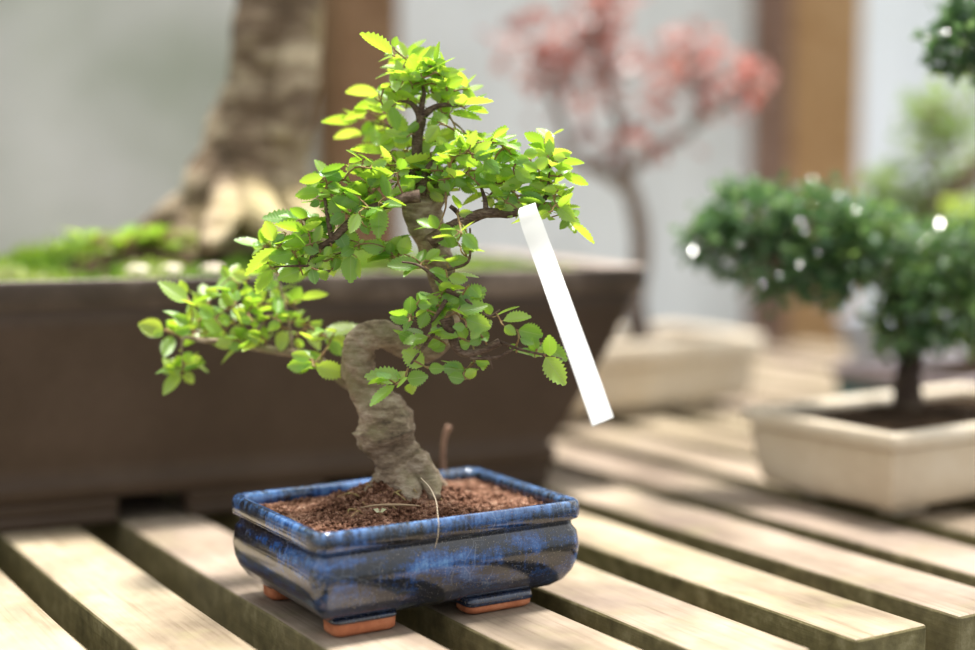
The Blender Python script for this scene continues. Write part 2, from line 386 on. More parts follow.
# ------------------------------------------------------------ pots
def pot(name, loc, rz, hx, hy, H, prof, r, wall, mats, rimz, feet, floor_z=.0, foot_h=.015, label='', yk=1.0):
    """prof: (inset, z) pairs up the outside; rimz: height where the rim part begins; feet: list of boxes (x0,x1,y0,y1)"""
    t = empty(name, loc, rz); tag(t, label, 'pot')
    body = [p for p in prof if p[1] <= rimz+1e-6]; rim = [p for p in prof if p[1] >= rimz-1e-6]
    ring = lambda ins, z: rrect(hx-ins, hy-ins*yk, max(r-ins*.5, r*.4), 7, z)
    mb = MB()
    R = [ring(*p) for p in body] + [ring(body[-1][0]+wall*.6, rimz), ring(body[0][0]+wall, body[0][1]+wall)]
    R = [ring(body[0][0]+.002, body[0][1]+.0002)] + R
    loft(mb, R, True, True)
    mb.build('body', mats[0], t)
    mb = MB()
    R = [ring(*p) for p in rim]
    R += [ring(wall*.35, H-.0008 if False else H), ring(wall*.8, H-.0006), ring(wall, H-.003), ring(wall, rimz)]
    R.append(R[0]); loft(mb, R)
    mb.build('rim', mats[1], t)
    for (x0, x1, y0, y1) in feet:
        pad_h = .82 if x0 < 0 and hx < .12 else .5
        sx_ = (x0+x1)/2; sy_ = (y0+y1)/2; a = abs(x1-x0)/2; b = abs(y1-y0)/2
        mb = MB(); zt = body[0][1]+foot_h*.2
        loft(mb, [rrect(a-.0015, b-.0015, .006, 5, foot_h*pad_h-.0003, sx_, sy_), rrect(a, b, .006, 5, foot_h*max(.62, pad_h+.1), sx_, sy_), rrect(a-.001, b-.001, .006, 5, zt, sx_, sy_)], True, True)
        f = mb.build('foot', mats[0], t)
        mb = MB(); loft(mb, [rrect(a-.003, b-.003, .006, 5, 0.0003, sx_, sy_), rrect(a-.0012, b-.0012, .006, 5, .0022, sx_, sy_), rrect(a-.001, b-.001, .006, 5, foot_h*pad_h, sx_, sy_)], True, True)
        mb.build('foot_pad', mats[2], f)
    return t
def soil(name, loc, rz, hx, hy, r, zfun, m, label, crumbs=0, cs=.001, base=.02, cat='soil', n=70, parent=None):
    mb = MB(); ring = rrect(hx, hy, r, 7, 0)
    rows = []
    K = n//2
    for j in range(K, -1, -1):
        s = j/K
        row = []
        for p in ring:
            q = Vector((p.x*s, p.y*s, 0)); q.z = zfun(q.x, q.y); row.append(q)
        rows.append(row)
    rows = [[Vector((p.x, p.y, base)) for p in ring]]+rows
    loft(mb, rows, True, False)
    for _ in range(crumbs):
        x = rnd.uniform(-hx, hx)*.97; y = rnd.uniform(-hy, hy)*.97; s = cs*rnd.uniform(.5, 1)**2*2.2
        z = zfun(x, y)+s*.3
        vs = []; fs = [(0,2,4),(2,1,4),(1,3,4),(3,0,4),(2,0,5),(1,2,5),(3,1,5),(0,3,5)]
        Q = Matrix.Rotation(rnd.uniform(0, 6), 3, Vector((rnd.random(), rnd.random(), .5)).normalized())
        for d in ((1,0,0),(-1,0,0),(0,1,0),(0,-1,0),(0,0,1),(0,0,-1)):
            vs.append(Vector((x, y, z))+Q@Vector(d)*s*rnd.uniform(.6, 1.1))
        mb.add(vs, fs)
    o = mb.build(name, m); o.location = loc; o.rotation_euler = (0, 0, rz)
    tag(o, label, cat, kind='stuff'); return o

# blue glazed pot
PX, PY = .5005, .9425; PHX, PHY = .1065, .0775
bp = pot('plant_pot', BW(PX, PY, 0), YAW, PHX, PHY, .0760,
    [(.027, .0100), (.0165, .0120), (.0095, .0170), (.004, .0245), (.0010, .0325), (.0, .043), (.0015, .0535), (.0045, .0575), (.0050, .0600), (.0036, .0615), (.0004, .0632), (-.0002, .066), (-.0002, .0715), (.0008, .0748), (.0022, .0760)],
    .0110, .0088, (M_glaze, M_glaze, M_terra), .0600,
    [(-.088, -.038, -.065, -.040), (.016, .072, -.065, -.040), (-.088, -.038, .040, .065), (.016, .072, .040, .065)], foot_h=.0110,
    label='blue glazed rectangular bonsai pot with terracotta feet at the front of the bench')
tl = bp.matrix_basis.inverted()@G(400, 490, .078)                    # where the trunk stands, in the pot's own space
def zf(x, y):
    d2 = ((x-tl.x)/.040)**2+((y-tl.y)/.036)**2
    return .0665+(.023+.006*noise.noise(Vector((x, y, 7))*60))*math.exp(-d2)+.0022*noise.noise(Vector((x, y, 0))*120)+.002*noise.noise(Vector((x, y, 3))*45)
hs = soil('potting_soil', bp.location, YAW, PHX-.0092, PHY-.0092, .006, zf, M_soil, 'crumbly reddish brown soil mounded round the small elm trunk in the blue pot', 6500, .0013, .03, n=120)

# large brown pot
BA = YAW-.135
bl = BW(.925, 1.19, 0)                                               # front right corner of the rim
LX, LY = .41, .20
bc = Vector((bl.x, bl.y, 0))+Matrix.Rotation(BA, 3, 'Z')@Vector((-LX, LY, 0))
big = pot('plant_pot', bc, BA, LX, LY, .222,
    [(.13, .0245), (.106, .025), (.098, .0265), (.097, .038), (.100, .0405), (.105, .041), (.090, .06), (.068, .10), (.045, .14), (.024, .178), (.012, .196), (.005, .2005), (0, .203), (0, .218), (.0015, .221), (.004, .222)],
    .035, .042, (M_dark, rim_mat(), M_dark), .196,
    [(x0_, x1_, y0_, y1_) for x0_, x1_ in ((-.305, -.127), (-.067, .067), (.127, .305)) for y0_, y1_ in ((-.170, -.12), (.12, .170))], foot_h=.0245, yk=.28,
    label='large dark brown rectangular pot with flared rim behind the blue pot')
def zb(x, y):
    return .207+.040*math.exp(-((x+.0)/.22)**2-((y-.02)/.12)**2)+.006*noise.noise(Vector((x, y, 0))*14)
bs = soil('soil_bed', bc, BA, LX-.043, LY-.043, .012, zb, M_dsoil, 'dark soil filling the large brown pot under the moss', 0, .001, .197)
binvp = big.matrix_basis.inverted()

# leaves for background foliage: small folded blades
def blade(mb, p, d, up, L, Wd, tint):
    sd = d.cross(up)
    if sd.length < 1e-4: return
    sd.normalize(); nn = sd.cross(d).normalized()
    vs = [p, p+d*L*.45+sd*Wd*.5+nn*Wd*.15, p+d*L-nn*L*.08, p+d*L*.45-sd*Wd*.5+nn*Wd*.15, p+d*L*.5-nn*Wd*.02]
    mb.add(vs, [(0, 1, 4), (1, 2, 4), (2, 3, 4), (3, 0, 4)], None, tint)
def rdir(flat=1.0):
    while True:
        v = Vector((rnd.uniform(-1, 1), rnd.uniform(-1, 1), rnd.uniform(-1, 1)*flat))
        if .05 < v.length < 1: return v.normalized()
def pad(mb, c, rx, ry, rz, n, L, Wd, t0=0, t1=1, hollow=.35):
    for _ in range(n):
        v = rdir(); s = rnd.uniform(hollow, 1)**.5
        s *= .85+.55*noise.noise(Vector((c.x*9+v.x*2.2, v.y*2.2, v.z*2.2)))+(rnd.uniform(0, .35) if rnd.random() < .25 else 0)
        p = c+Vector((v.x*rx*s, v.y*ry*s, v.z*rz*s))
        d = (v*.8+rdir()*.9+Vector((0, 0, .25))).normalized()
        up = (Vector((0, 0, 1))+rdir()*.7).normalized()
        blade(mb, p, d, up, L*rnd.uniform(.7, 1.2), Wd*rnd.uniform(.7, 1.2), rnd.uniform(t0, t1))

# moss and ground plants of the large pot
mb = MB()
for _ in range(5200):
    x = rnd.uniform(-LX+.045, LX-.045); y = rnd.uniform(-LY+.045, LY-.045)
    if noise.noise(Vector((x, y, 1))*11) < -.22: continue
    p = bc+Matrix.Rotation(BA, 3, 'Z')@Vector((x, y, 0)); p.z = zb(x, y)
    h = .010+.022*max(0, noise.noise(Vector((x, y, 5))*9))
    tn = min(1, max(0, .35+.9*noise.noise(Vector((x, y, 9))*16)+rnd.uniform(-.15, .15)))
    for q in range(2): blade(mb, p, (Vector((0, 0, 1))+rdir()*.8).normalized(), rdir(), h*rnd.uniform(.6, 1.3), .006, tn)
mo = mb.build('moss', M_moss); tag(mo, 'patchy green moss covering the soil of the large brown pot', 'moss', kind='stuff')
def leafy_plant(u, v, y, label, n=26, L=.035, m=None, r=.03):
    p = D(u, v, y); l = binvp@p; z = zb(l.x, l.y); c = Vector((p.x, p.y, z))
    t = empty('ground_cover_plant', c); tag(t, label, 'plant', 'small leafy plants in the large pot')
    st = MB(); fo = MB()
    for _ in range(n):
        a = rnd.uniform(0, 6.28); q = c+Vector((math.cos(a)*r*rnd.uniform(.2, 1), math.sin(a)*r*rnd.uniform(.2, 1), rnd.uniform(.004, .017)))
        tube(st, [c+Vector((0, 0, -.003)), c.lerp(q, .6)+Vector((0, 0, .006)), q], [.0009]*3, 5, n=2)
        d = Vector((math.cos(a), math.sin(a), rnd.uniform(-.1, .5))).normalized()
        blade(fo, q, d, Vector((0, 0, 1)), L*rnd.uniform(.6, 1), L*.55, rnd.uniform(.1, .7))
    iv = t.matrix_basis.inverted()
    st.build('stem', M_gtwig, t, inv=iv); fo.build('foliage', m or M_moss, t, inv=iv); return t
leafy_plant(118, 262, 1.47, 'low clump of dark green leaves in the large pot, left of the thick trunk', 34, .034, M_leaf, .045)
leafy_plant(170, 250, 1.50, 'low clump of yellowish green leaves at the foot of the thick trunk', 26, .026, M_moss, .04)
for u, tx in ((138, 'pale round pebble on the moss, the leftmost of three'), (172, 'pale round pebble on the moss, the middle one of three'), (212, 'pale round pebble on the moss, the rightmost of three')):
    p = D(u, 262, 1.38); l = binvp@p; z = zb(l.x, l.y)
    mb = MB()
    rings = []
    for j in range(1, 8):
        a = math.pi*j/8
        rings.append([Vector((p.x+.010*math.sin(a)*math.cos(b)*1.25, p.y+.011*math.sin(a)*math.sin(b), z+.006-.006*math.cos(a))) *1.0 for b in [2*math.pi*k/14 for k in range(14)]])
    for rr in rings:
        for q in rr: q += Vector((0,0,1))*.0015*noise.noise(q*80)
    loft(mb, rings, True, True)
    tag(mb.build('pebble', M_cream), tx, 'pebble', 'pebbles on the moss')

# big old bonsai trunk
def P2(pts, y): return [D(u, v, y+(dz[0] if dz else 0)) for (u, v, *dz) in pts]
bt = empty('bonsai_tree', D(245, 222, 1.56)); bt.location.z = .245
tag(bt, 'thick old bonsai trunk with flaking bark growing from the large brown pot', 'tree')
iv = bt.matrix_basis.inverted()
mb = MB()
tube(mb, P2([(242, 262), (244, 226), (246, 185), (258, 130), (270, 80), (278, 30), (284, -25), (290, -90)], 1.56), [.095, .072, .060, .053, .047, .046, .044, .040], 40, .10, 16, 6, seed=3, groove=.12)
mb.build('trunk', M_bigbark, bt, inv=iv)
for a in ([(304, -40, -.03), (300, 40, -.03), (290, 120, -.035), (282, 175, -.03), (300, 215, -.05), (335, 250, -.06)], [(215, 190), (185, 212), (150, 232), (110, 262)], [(235, 190, -.04), (225, 215, -.09), (215, 232, -.13), (205, 250, -.16)], [(262, 180, -.02), (290, 205, -.05), (315, 228, -.07), (345, 252, -.08)], [(250, 190, -.04), (262, 215, -.09), (278, 232, -.12), (290, 250, -.14)]):
    mb = MB(); tube(mb, P2(a, 1.56), [.024, .020, .015, .007] if len(a) == 4 else [.018, .022, .024, .024, .022, .012], 14, .14, 25, 5, seed=a[0][0]); mb.build('root', M_bigbark, bt, inv=iv)

# ------------------------------------------------------------ cream pots
cpx, cpy = 1.127, 1.012
CA = YAW+.03
cream_prof = lambda H: [(.030, .012), (.020, .013), (.016, .02), (.012, .035), (.009, H-.020), (.0085, H-.016), (.001, H-.014), (0, H-.012), (0, H-.003), (.002, H)]
c1 = pot('plant_pot', BW(cpx, cpy, 0), CA, .165, .100, .086, cream_prof(.086), .006, .016, (M_cream, M_cream, M_cream), .071,
    [(-.12, -.07, -.062, -.035), (.07, .12, -.062, -.035), (-.12, -.07, .035, .062), (.07, .12, .035, .062)], foot_h=.014,
    label='cream rectangular bonsai pot holding the dark green shrub at the right')
s1 = soil('potting_soil', BW(cpx, cpy, 0), CA, .165-.0165, .100-.0165, .004, lambda x, y: .074+.012*math.exp(-(x/.07)**2-(y/.06)**2)+.003*noise.noise(Vector((x, y, 0))*50), M_dsoil, 'dark brown soil in the cream pot at the right', 1200, .0015, .03)
mpx, mpy = 1.17, 1.62
c2 = pot('plant_pot', BW(mpx, mpy, 0), YAW, .197, .10, .103, [(.030, .012), (.020, .013), (.016, .02), (.012, .035), (.010, .070), (.0095, .073), (.001, .075), (0, .078), (0, .100), (.002, .103)], .010, .018, (M_cream, M_cream, M_cream), .073,
    [(-.13, -.08, -.062, -.035), (.08, .13, -.062, -.035), (-.13, -.08, .035, .062), (.08, .13, .035, .062)], foot_h=.014,
    label='cream rectangular pot under the red maple, behind the large brown pot')
s2 = soil('potting_soil', BW(mpx, mpy, 0), YAW, .197-.0185, .10-.0185, .006, lambda x, y: .083+.008*math.exp(-(x/.07)**2-(y/.06)**2)+.003*noise.noise(Vector((x, y, 0))*50), M_dsoil, 'dark soil in the cream pot under the red maple', 500, .0015, .03)

def simple_tree(label, base, woods, pads, lm, wm, L, Wd, cat='tree', spread=1, dens=1):
    """woods: list of (name, points, radii); pads: (wood index, u, v, y, rx, ry, rz, n, t0, t1)"""
    t = empty('bonsai_tree', base); tag(t, label, cat); iv = t.matrix_basis.inverted(); W_ = []
    for name, pts, rad in woods:
        mb = MB(); tube(mb, pts, rad, 12, .12, 40, 5, seed=len(W_)); W_.append(mb.build(name, wm, t, inv=iv))
    byw = {}
    for w, u, v, y, rx, ry, rz, n, a, b in pads:
        fb = byw.setdefault(w, (MB(), MB())); c = D(u, v, y)
        pad(fb[0], c, rx*spread, ry*spread, rz*spread, int(n*dens), L, Wd, a, b)
        wp = woods[w][1]; near = min(wp, key=lambda q: (q-c).length)
        for _ in range(7):
            v_ = rdir(); q = c+Vector((v_.x*rx*.75, v_.y*ry*.75, v_.z*rz*.75))
            tube(fb[1], [near, near.lerp(q, .5)+rdir()*.006, q], [.0022, .0015, .0007], 5, n=3)
    for w, (f, s) in byw.items():
        s.build('twigs', wm, W_[w]); W_[w].children[-1].matrix_parent_inverse = Matrix()
        for v_ in W_[w].children[-1].data.vertices: v_.co = iv@v_.co
        o = f.build('foliage', lm, W_[w], inv=iv)
    return t
# red maple
Ym = BW(1.235, 1.62).y
b = G(632, 338, .083); b = BW(1.235, 1.62); b.z = .088
q = lambda u, v, dz=0: D(u, v, Ym+dz)
simple_tree('red leaved maple bonsai with a slanting grey trunk in the cream pot behind', b,
    [('trunk', [b+Vector((0, 0, -.004)), q(634, 310), q(640, 270), q(640, 230), q(632, 195), q(622, 165)], [.019, .016, .0135, .013, .012, .009]),
     ('branch', [q(630, 190), q(602, 172), q(575, 160), q(560, 120), q(548, 80), q(545, 50)], [.010, .009, .007, .006, .004, .002]),
     ('branch', [q(622, 165), q(618, 120), q(605, 80), q(597, 40), q(592, 10)], [.009, .007, .005, .004, .002]),
     ('branch', [q(624, 175), q(655, 148), q(690, 130), q(700, 90), q(705, 60)], [.009, .008, .006, .004, .002]),
     ('branch', [q(690, 130), q(720, 108), q(742, 98), q(758, 88)], [.005, .004, .003, .0015])],
    [(1, 530, 45, Ym, .04, .05, .035, 90, 0, .6), (1, 550, 75, Ym, .04, .04, .03, 80, 0, .6), (1, 575, 90, Ym+.05, .05, .05, .035, 80, 0, .7), (1, 600, 150, Ym, .05, .04, .015, 35, 0, .4),
     (2, 598, 18, Ym, .035, .04, .03, 100, 0, .5), (2, 590, 55, Ym+.03, .05, .05, .03, 70, .2, .8), (2, 625, 75, Ym, .045, .05, .05, 40, .2, .8), (2, 615, 5, Ym, .03, .03, .02, 40, .2, .7),
     (3, 690, 45, Ym, .035, .04, .02, 55, .2, .9), (3, 675, 85, Ym, .045, .05, .03, 70, 0, .7), (3, 650, 145, Ym, .05, .04, .015, 45, 0, .4), (3, 665, 55, Ym, .05, .04, .03, 35, .2, .7),
     (4, 748, 85, Ym-.03, .022, .03, .022, 45, .45, .95), (4, 720, 75, Ym, .045, .04, .025, 50, .2, .9), (4, 725, 100, Ym, .03, .03, .02, 30, .3, .9)],
    M_rleaf, bark_mat('maple_bark', [(.10, .075, .06), (.23, .18, .15), (.40, .33, .28)], 1), .024, .017, spread=1.25, dens=.7)
# dark green shrub in the cream pot
Yc = 1.45
b = D(908, 396, Yc); b.z = .080
q = lambda u, v, dz=0: D(u, v, Yc+dz)
simple_tree('dark green small leaved bonsai with spreading pads in the right cream pot', b,
    [('trunk', [b+Vector((0, 0, -.005)), q(908, 378), q(912, 345), q(905, 310), q(893, 285)], [.017, .013, .011, .009, .007]),
     ('branch', [q(893, 285), q(865, 262), q(820, 255), q(770, 252), q(715, 250)], [.007, .006, .005, .004, .002]),
     ('branch', [q(911, 335), q(935, 300), q(960, 290), q(990, 280)], [.007, .005, .004, .002]),
     ('branch', [q(960, 290), q(1005, 240), q(1020, 150), q(1000, 70), q(965, 45)], [.006, .006, .006, .005, .002])],
    [(1, 710, 240, Yc, .030, .04, .024, 450, 0, .5), (1, 755, 215, Yc, .045, .05, .028, 800, 0, .6), (1, 775, 270, Yc, .045, .05, .027, 800, 0, .5), (1, 815, 225, Yc, .05, .05, .036, 1000, 0, .7),
     (1, 850, 255, Yc, .045, .05, .035, 850, 0, .8), (1, 820, 285, Yc, .035, .05, .018, 350, 0, .4),
     (2, 910, 290, Yc, .035, .05, .035, 650, .1, .8), (2, 950, 310, Yc, .04, .05, .04, 900, .1, .9), (2, 905, 330, Yc, .04, .05, .025, 550, 0, .8), (2, 955, 250, Yc, .04, .05, .03, 500, .1, .8), (1, 870, 230, Yc, .04, .05, .025, 500, .1, .8), (2, 985, 275, Yc, .04, .05, .05, 600, .1, .8), (2, 925, 255, Yc+.05, .04, .04, .025, 400, .1, .7),
     (3, 960, 45, Yc-.1, .030, .04, .026, 480, 0, .4), (3, 980, 15, Yc-.1, .035, .04, .03, 500, 0, .4), (3, 975, 68, Yc-.1, .02, .03, .012, 120, 0, .4)],
    M_dleaf, bark_mat('shrub_bark', [(.02, .014, .01), (.06, .04, .03), (.13, .1, .07)], 1), .0135, .0105, spread=1.06, dens=.62)
# pot and tree further back at the right
kp = pot('plant_pot', BW(1.53, 1.30, 0), YAW, .16, .11, .075, [(.03, .006), (.02, .007), (.012, .016), (.008, .03), (.006, .055), (0, .058), (0, .072), (.002, .075)], .015, .014, (M_teal, M_purp, M_teal), .055,
    [(-.12, -.08, -.08, -.05), (.08, .12, -.08, -.05), (-.12, -.08, .05, .08), (.08, .12, .05, .08)], foot_h=.01, label='shallow pot with grey purple rim and teal base at the right edge')
soil('potting_soil', BW(1.53, 1.30, 0), YAW, .16-.0145, .11-.0145, .01, lambda x, y: .066+.004*noise.noise(Vector((x, y, 0))*50), M_dsoil, 'brown soil in the shallow grey purple pot at the right edge', 300, .0015, .02)
kb = BW(1.55, 1.31, .064); Yk = kb.y
q = lambda u, v, dz=0: D(u, v, Yk+dz)
simple_tree('blurred light green bonsai with a leaning brown trunk behind the dark shrub', kb,
    [('trunk', [kb, kb.lerp(q(965, 290), .5), q(950, 275), q(905, 245), q(895, 228), q(930, 206), q(975, 172), q(1010, 130)], [.02, .018, .017, .016, .015, .015, .013, .010]),
     ('branch', [q(940, 200), q(930, 160), q(925, 120), q(920, 100)], [.006, .004, .003, .002])],
    [(0, 895, 185, Yk, .03, .04, .02, 60, .1, .6), (1, 930, 120, Yk, .03, .04, .03, 70, .1, .7), (1, 950, 150, Yk, .05, .04, .03, 80, .2, .8), (0, 965, 220, Yk-.1, .018, .03, .018, 90, .8, 1), (0, 900, 210, Yk, .04, .04, .02, 90, 0, .5), (0, 970, 190, Yk+.05, .05, .04, .03, 90, .1, .6), (1, 965, 100, Yk, .05, .04, .03, 50, .2, .7)],
    M_lleaf, bark_mat('leaning_bark', [(.10, .07, .05), (.22, .16, .12), (.36, .28, .2)], 1), .02, .013, spread=1.3, dens=1.5)
# grey-blue round pot far behind
mb = MB(); kc = BW(1.83, 1.75, 0); t = empty('plant_pot', kc); tag(t, 'pale grey blue round pot far back between post and dark shrub', 'pot')
circ = lambda r, z: [Vector((r*math.cos(2*math.pi*k/32), r*math.sin(2*math.pi*k/32), z)) for k in range(32)]
loft(mb, [circ(.045, .001), circ(.06, .03), (circ(.07, .075)), circ(.06, .075), circ(.04, .02)], True, True); mb.build('body', M_grey, t)
mb = MB(); R = [circ(.072, .0755), circ(.077, .078), circ(.077, .09), circ(.066, .092), circ(.064, .0755)]; R.append(R[0]); loft(mb, R); mb.build('rim', M_grey, t)

# ------------------------------------------------------------ the elm in the blue pot
tr = empty('bonsai_tree', G(400, 490, .078)); tag(tr, 'small elm bonsai with twisted trunk and fresh green leaves in the blue pot', 'tree')
Y0 = tr.location.y; tinv = tr.matrix_basis.inverted()
def px3(pts, y): return [D(p[0], p[1], y+(p[2] if len(p) > 2 else 0)) for p in pts]
mb = MB()
tube(mb, px3([(402, 512), (402, 496), (401, 478), (399, 464), (393, 450), (387, 436), (384, 422), (376, 405), (368, 390), (360, 374), (357, 360), (360, 345), (370, 336), (384, 335), (400, 342, .006), (418, 349, .012), (436, 345, .012), (446, 325, .008), (447, 302, 0), (443, 278, 0), (436, 252, 0), (426, 228, 0), (420, 205, 0), (420, 188, 0)], Y0),
    [.031, .027, .0220, .0185, .0166, .0225, .0205, .0160, .0132, .0125, .0122, .0118, .0110, .0105, .0100, .0098, .0095, .0090, .0088, .0098, .0118, .0128, .0132, .0125], 36, .13, 75, 7, seed=1, groove=.12)
trunk = mb.build('trunk', M_bark, tr, inv=tinv)
for a, r in (([(386, 480), (374, 490, -.010), (362, 497, -.018)], .007), ([(414, 462, -.006), (424, 474, -.010), (431, 486, -.016), (436, 498, -.024)], .0125),
             ([(404, 478, -.012), (410, 492, -.022), (414, 504, -.030)], .010), ([(414, 470, .01), (430, 480, .012), (446, 487, .014)], .010)):
    mb = MB(); tube(mb, px3(a, Y0), [r, r*.85]+[r*.6]*(len(a)-3)+[r*.35], 14, .35, 120, 6, seed=a[0][1]); mb.build('root', M_bark, tr, inv=tinv)
for k in range(20):
    u = rnd.uniform(358, 445); p = G(u, rnd.uniform(488, 506), .076); l_ = bp.matrix_basis.inverted()@p; p.z = zf(l_.x, l_.y)+.0005; q1 = p+Vector((rnd.uniform(-.02, .02), rnd.uniform(-.02, 0), rnd.uniform(-.003, .002)))
    mb = MB(); tube(mb, [p, p.lerp(q1, .5)+Vector((rnd.uniform(-.003, .003), 0, .003)), q1], [.0009, .0007, .0003], 6, .1, 90, 4); mb.build('rootlet', M_gtwig, tr, inv=tinv)
# scar stub on top of the thick trunk
mb = MB(); tube(mb, px3([(428, 205), (438, 190), (444, 178)], Y0-.002), [.0105, .0085, .006], 14, .15, 90, 4, seed=9); mb.build('stub', M_bark, tr, inv=tinv)

leafouts = [(0.0, 0.0), (.04, .10), (.10, .26), (.20, .42), (.34, .50), (.5, .5), (.66, .44), (.80, .31), (.92, .13), (1.0, 0.0)]
def wprof(s):
    for (a, x), (b, y) in zip(leafouts, leafouts[1:]):
        if a <= s <= b: return x+(y-x)*(s-a)/(b-a)
    return 0
def hero_leaf(mb, B, T, wv, nv, Wd, tint):
    """serrated elm leaf from B to T; wv width direction, nv normal"""
    ax = T-B; L = ax.length; n = 9
    cup = rnd.uniform(.1, .4)*Wd; droop = rnd.uniform(-.02, .14)*L; twist = rnd.uniform(-.25, .25)
    vs = []; uv = []; fs = []
    K = 2*n
    for j in range(K+1):
        s = j/K; w = wprof(s)*Wd
        if j % 2 == 1 and 0 < j < K: w = w*1.0+Wd*.05
        elif 0 < j < K: w *= .84
        c = B+ax*s-nv*(droop*s*s)+nv*.0
        wv2 = (wv*math.cos(twist*s)+nv*math.sin(twist*s))
        adv = ax*(.025 if j % 2 else 0)
        vs += [c+wv2*w+adv+nv*cup*abs(w)/Wd*2*.5, c+wv2*w*.5+nv*cup*.2*abs(w)/Wd, c, c-wv2*w*.5+nv*cup*.2*abs(w)/Wd, c-wv2*w+adv+nv*cup*abs(w)/Wd*2*.5]
        for e_ in (0, .25, .5, .75, 1): uv.append((s, .5+(e_-.5)*(w/(Wd*.5) if Wd else 0)))
    for j in range(K):
        for k in range(4):
            a = j*5+k; fs.append((a, a+1, a+6, a+5))
    mb.add(vs, fs, uv, tint)
def place_leaf(mb, B, u2, v2, w, upness, ylo):
    """B 3D base; pixel tip and visible width"""
    L2 = 0
    u1 = 487.5+FPX*B.x/(B.y*cp-(B.z-CH)*sp); v1 = 325-FPX*(B.y*sp+(B.z-CH)*cp)/(B.y*cp-(B.z-CH)*sp)
    u2 = u1+(u2-u1)*1.09; v2 = v1+(v2-v1)*1.09; w *= 1.02
    T0 = D(u2, v2, B.y); L2 = (T0-B).length
    dep = L2*rnd.uniform(-.45, .45)
    T = D(u2, v2, B.y+dep); L = (T-B).length
    ax = (T-B).normalized()
    view = (B-Vector((0, 0, CH))).normalized()
    n1 = ax.cross(view).normalized()
    wm = w*B.y/FPX
    wm = min(wm, .68*L); Wt = max(wm, .50*L)
    c = min(1, wm/Wt); s = math.sqrt(1-c*c)
    n2 = ax.cross(n1).normalized()
    best = None
    for sg in (1, -1):
        wv = n1*c+n2*(sg*s); nv = ax.cross(wv).normalized()
        if nv.z < 0: nv = -nv
        sc = nv.z+ (.25*upness*nv.dot(view))
        if best is None or sc > best[0]: best = (sc, wv, nv)
    return T, best[1], best[2], Wt
def cluster(name, wood_pts, rads, leaves, ox, oy, sc, yc, spread, upness, extra, label=None, wm=None, tl=(.1, 1), seed=0, more_wood=()):
    """a branch of the elm: wood, twigs grown to every leaf base, and serrated leaves"""
    wb = MB(); nodes = []
    for pts, rr in [(wood_pts, rads)]+list(more_wood):
        P = tube(wb, px3(pts, yc), rr, 9, .12, 150, 5, seed=seed)
        nodes += P
    br = wb.build(name, wm or M_twig, tr, inv=tinv)
    tw = MB(); fo = MB()
    L3 = []
    for (bx, by, tx, ty, w, *dz) in leaves:
        u, v = ox+bx/sc, oy+by/sc; u2, v2 = ox+tx/sc, oy+ty/sc
        dd = spread*(1.5*noise.noise(Vector((u*.035+seed, v*.035, 0))) + rnd.uniform(-.35, .35)) + (dz[0] if dz else 0)
        L3.append((D(u, v, yc+dd), u2, v2, w/sc))
    rest = list(range(len(L3))); con = list(nodes); baselen = len(nodes)
    while rest:
        best = None
        for i_ in rest:
            p = L3[i_][0]
            for c in con:
                d_ = (p-c).length_squared
                if best is None or d_ < best[0]: best = (d_, i_, c)
        d_, i_, c = best; p = L3[i_][0]; rest.remove(i_)
        if d_ > 1e-8:
            md = (p+c)*.5+Vector((rnd.uniform(-1, 1), rnd.uniform(-1, 1), rnd.uniform(-.3, 1)))*math.sqrt(d_)*.10
            tube(tw, [c, md, p], [.00085, .0007, .0005], 5, n=3, cap=False)
            con.append(md)
        con.append(p)
        T, wv, nv, Wt = place_leaf(fo, *L3[i_], upness, yc)
        pet = (T-p)*.08; 
        tube(tw, [p, p+pet], [.0005, .0004], 4, n=1, cap=False)
        hero_leaf(fo, p+pet, T, wv, nv, Wt, min(1, max(0, rnd.uniform(*tl)+(.25 if w <= 0 else 0))))
    bases = [l[0] for l in L3]
    for _ in range(int(extra*2.2*len(L3))):
        p = rnd.choice(bases)+Vector((rnd.uniform(-1, 1)*.006, rnd.uniform(-.2, 1.0)*spread, rnd.uniform(-1, 1)*.005))
        c = min(con, key=lambda q_: (q_-p).length)
        tube(tw, [c, (c+p)*.5+rdir()*.001, p], [.0006, .0005, .0004], 4, n=2, cap=False)
        d = (rdir(.5)+Vector((0, 0, .2))).normalized(); L = rnd.uniform(.012, .020)
        u = (Vector((0, 0, 1))+rdir()*.5).normalized(); wv = d.cross(u).normalized(); nv = wv.cross(d).normalized()
        hero_leaf(fo, p, p+d*L, wv, nv, L*.55, rnd.uniform(*tl))
    tw.build('twigs', M_gtwig, br, inv=tinv)
    fo.build('foliage', M_leaf, br, inv=tinv)
    return br

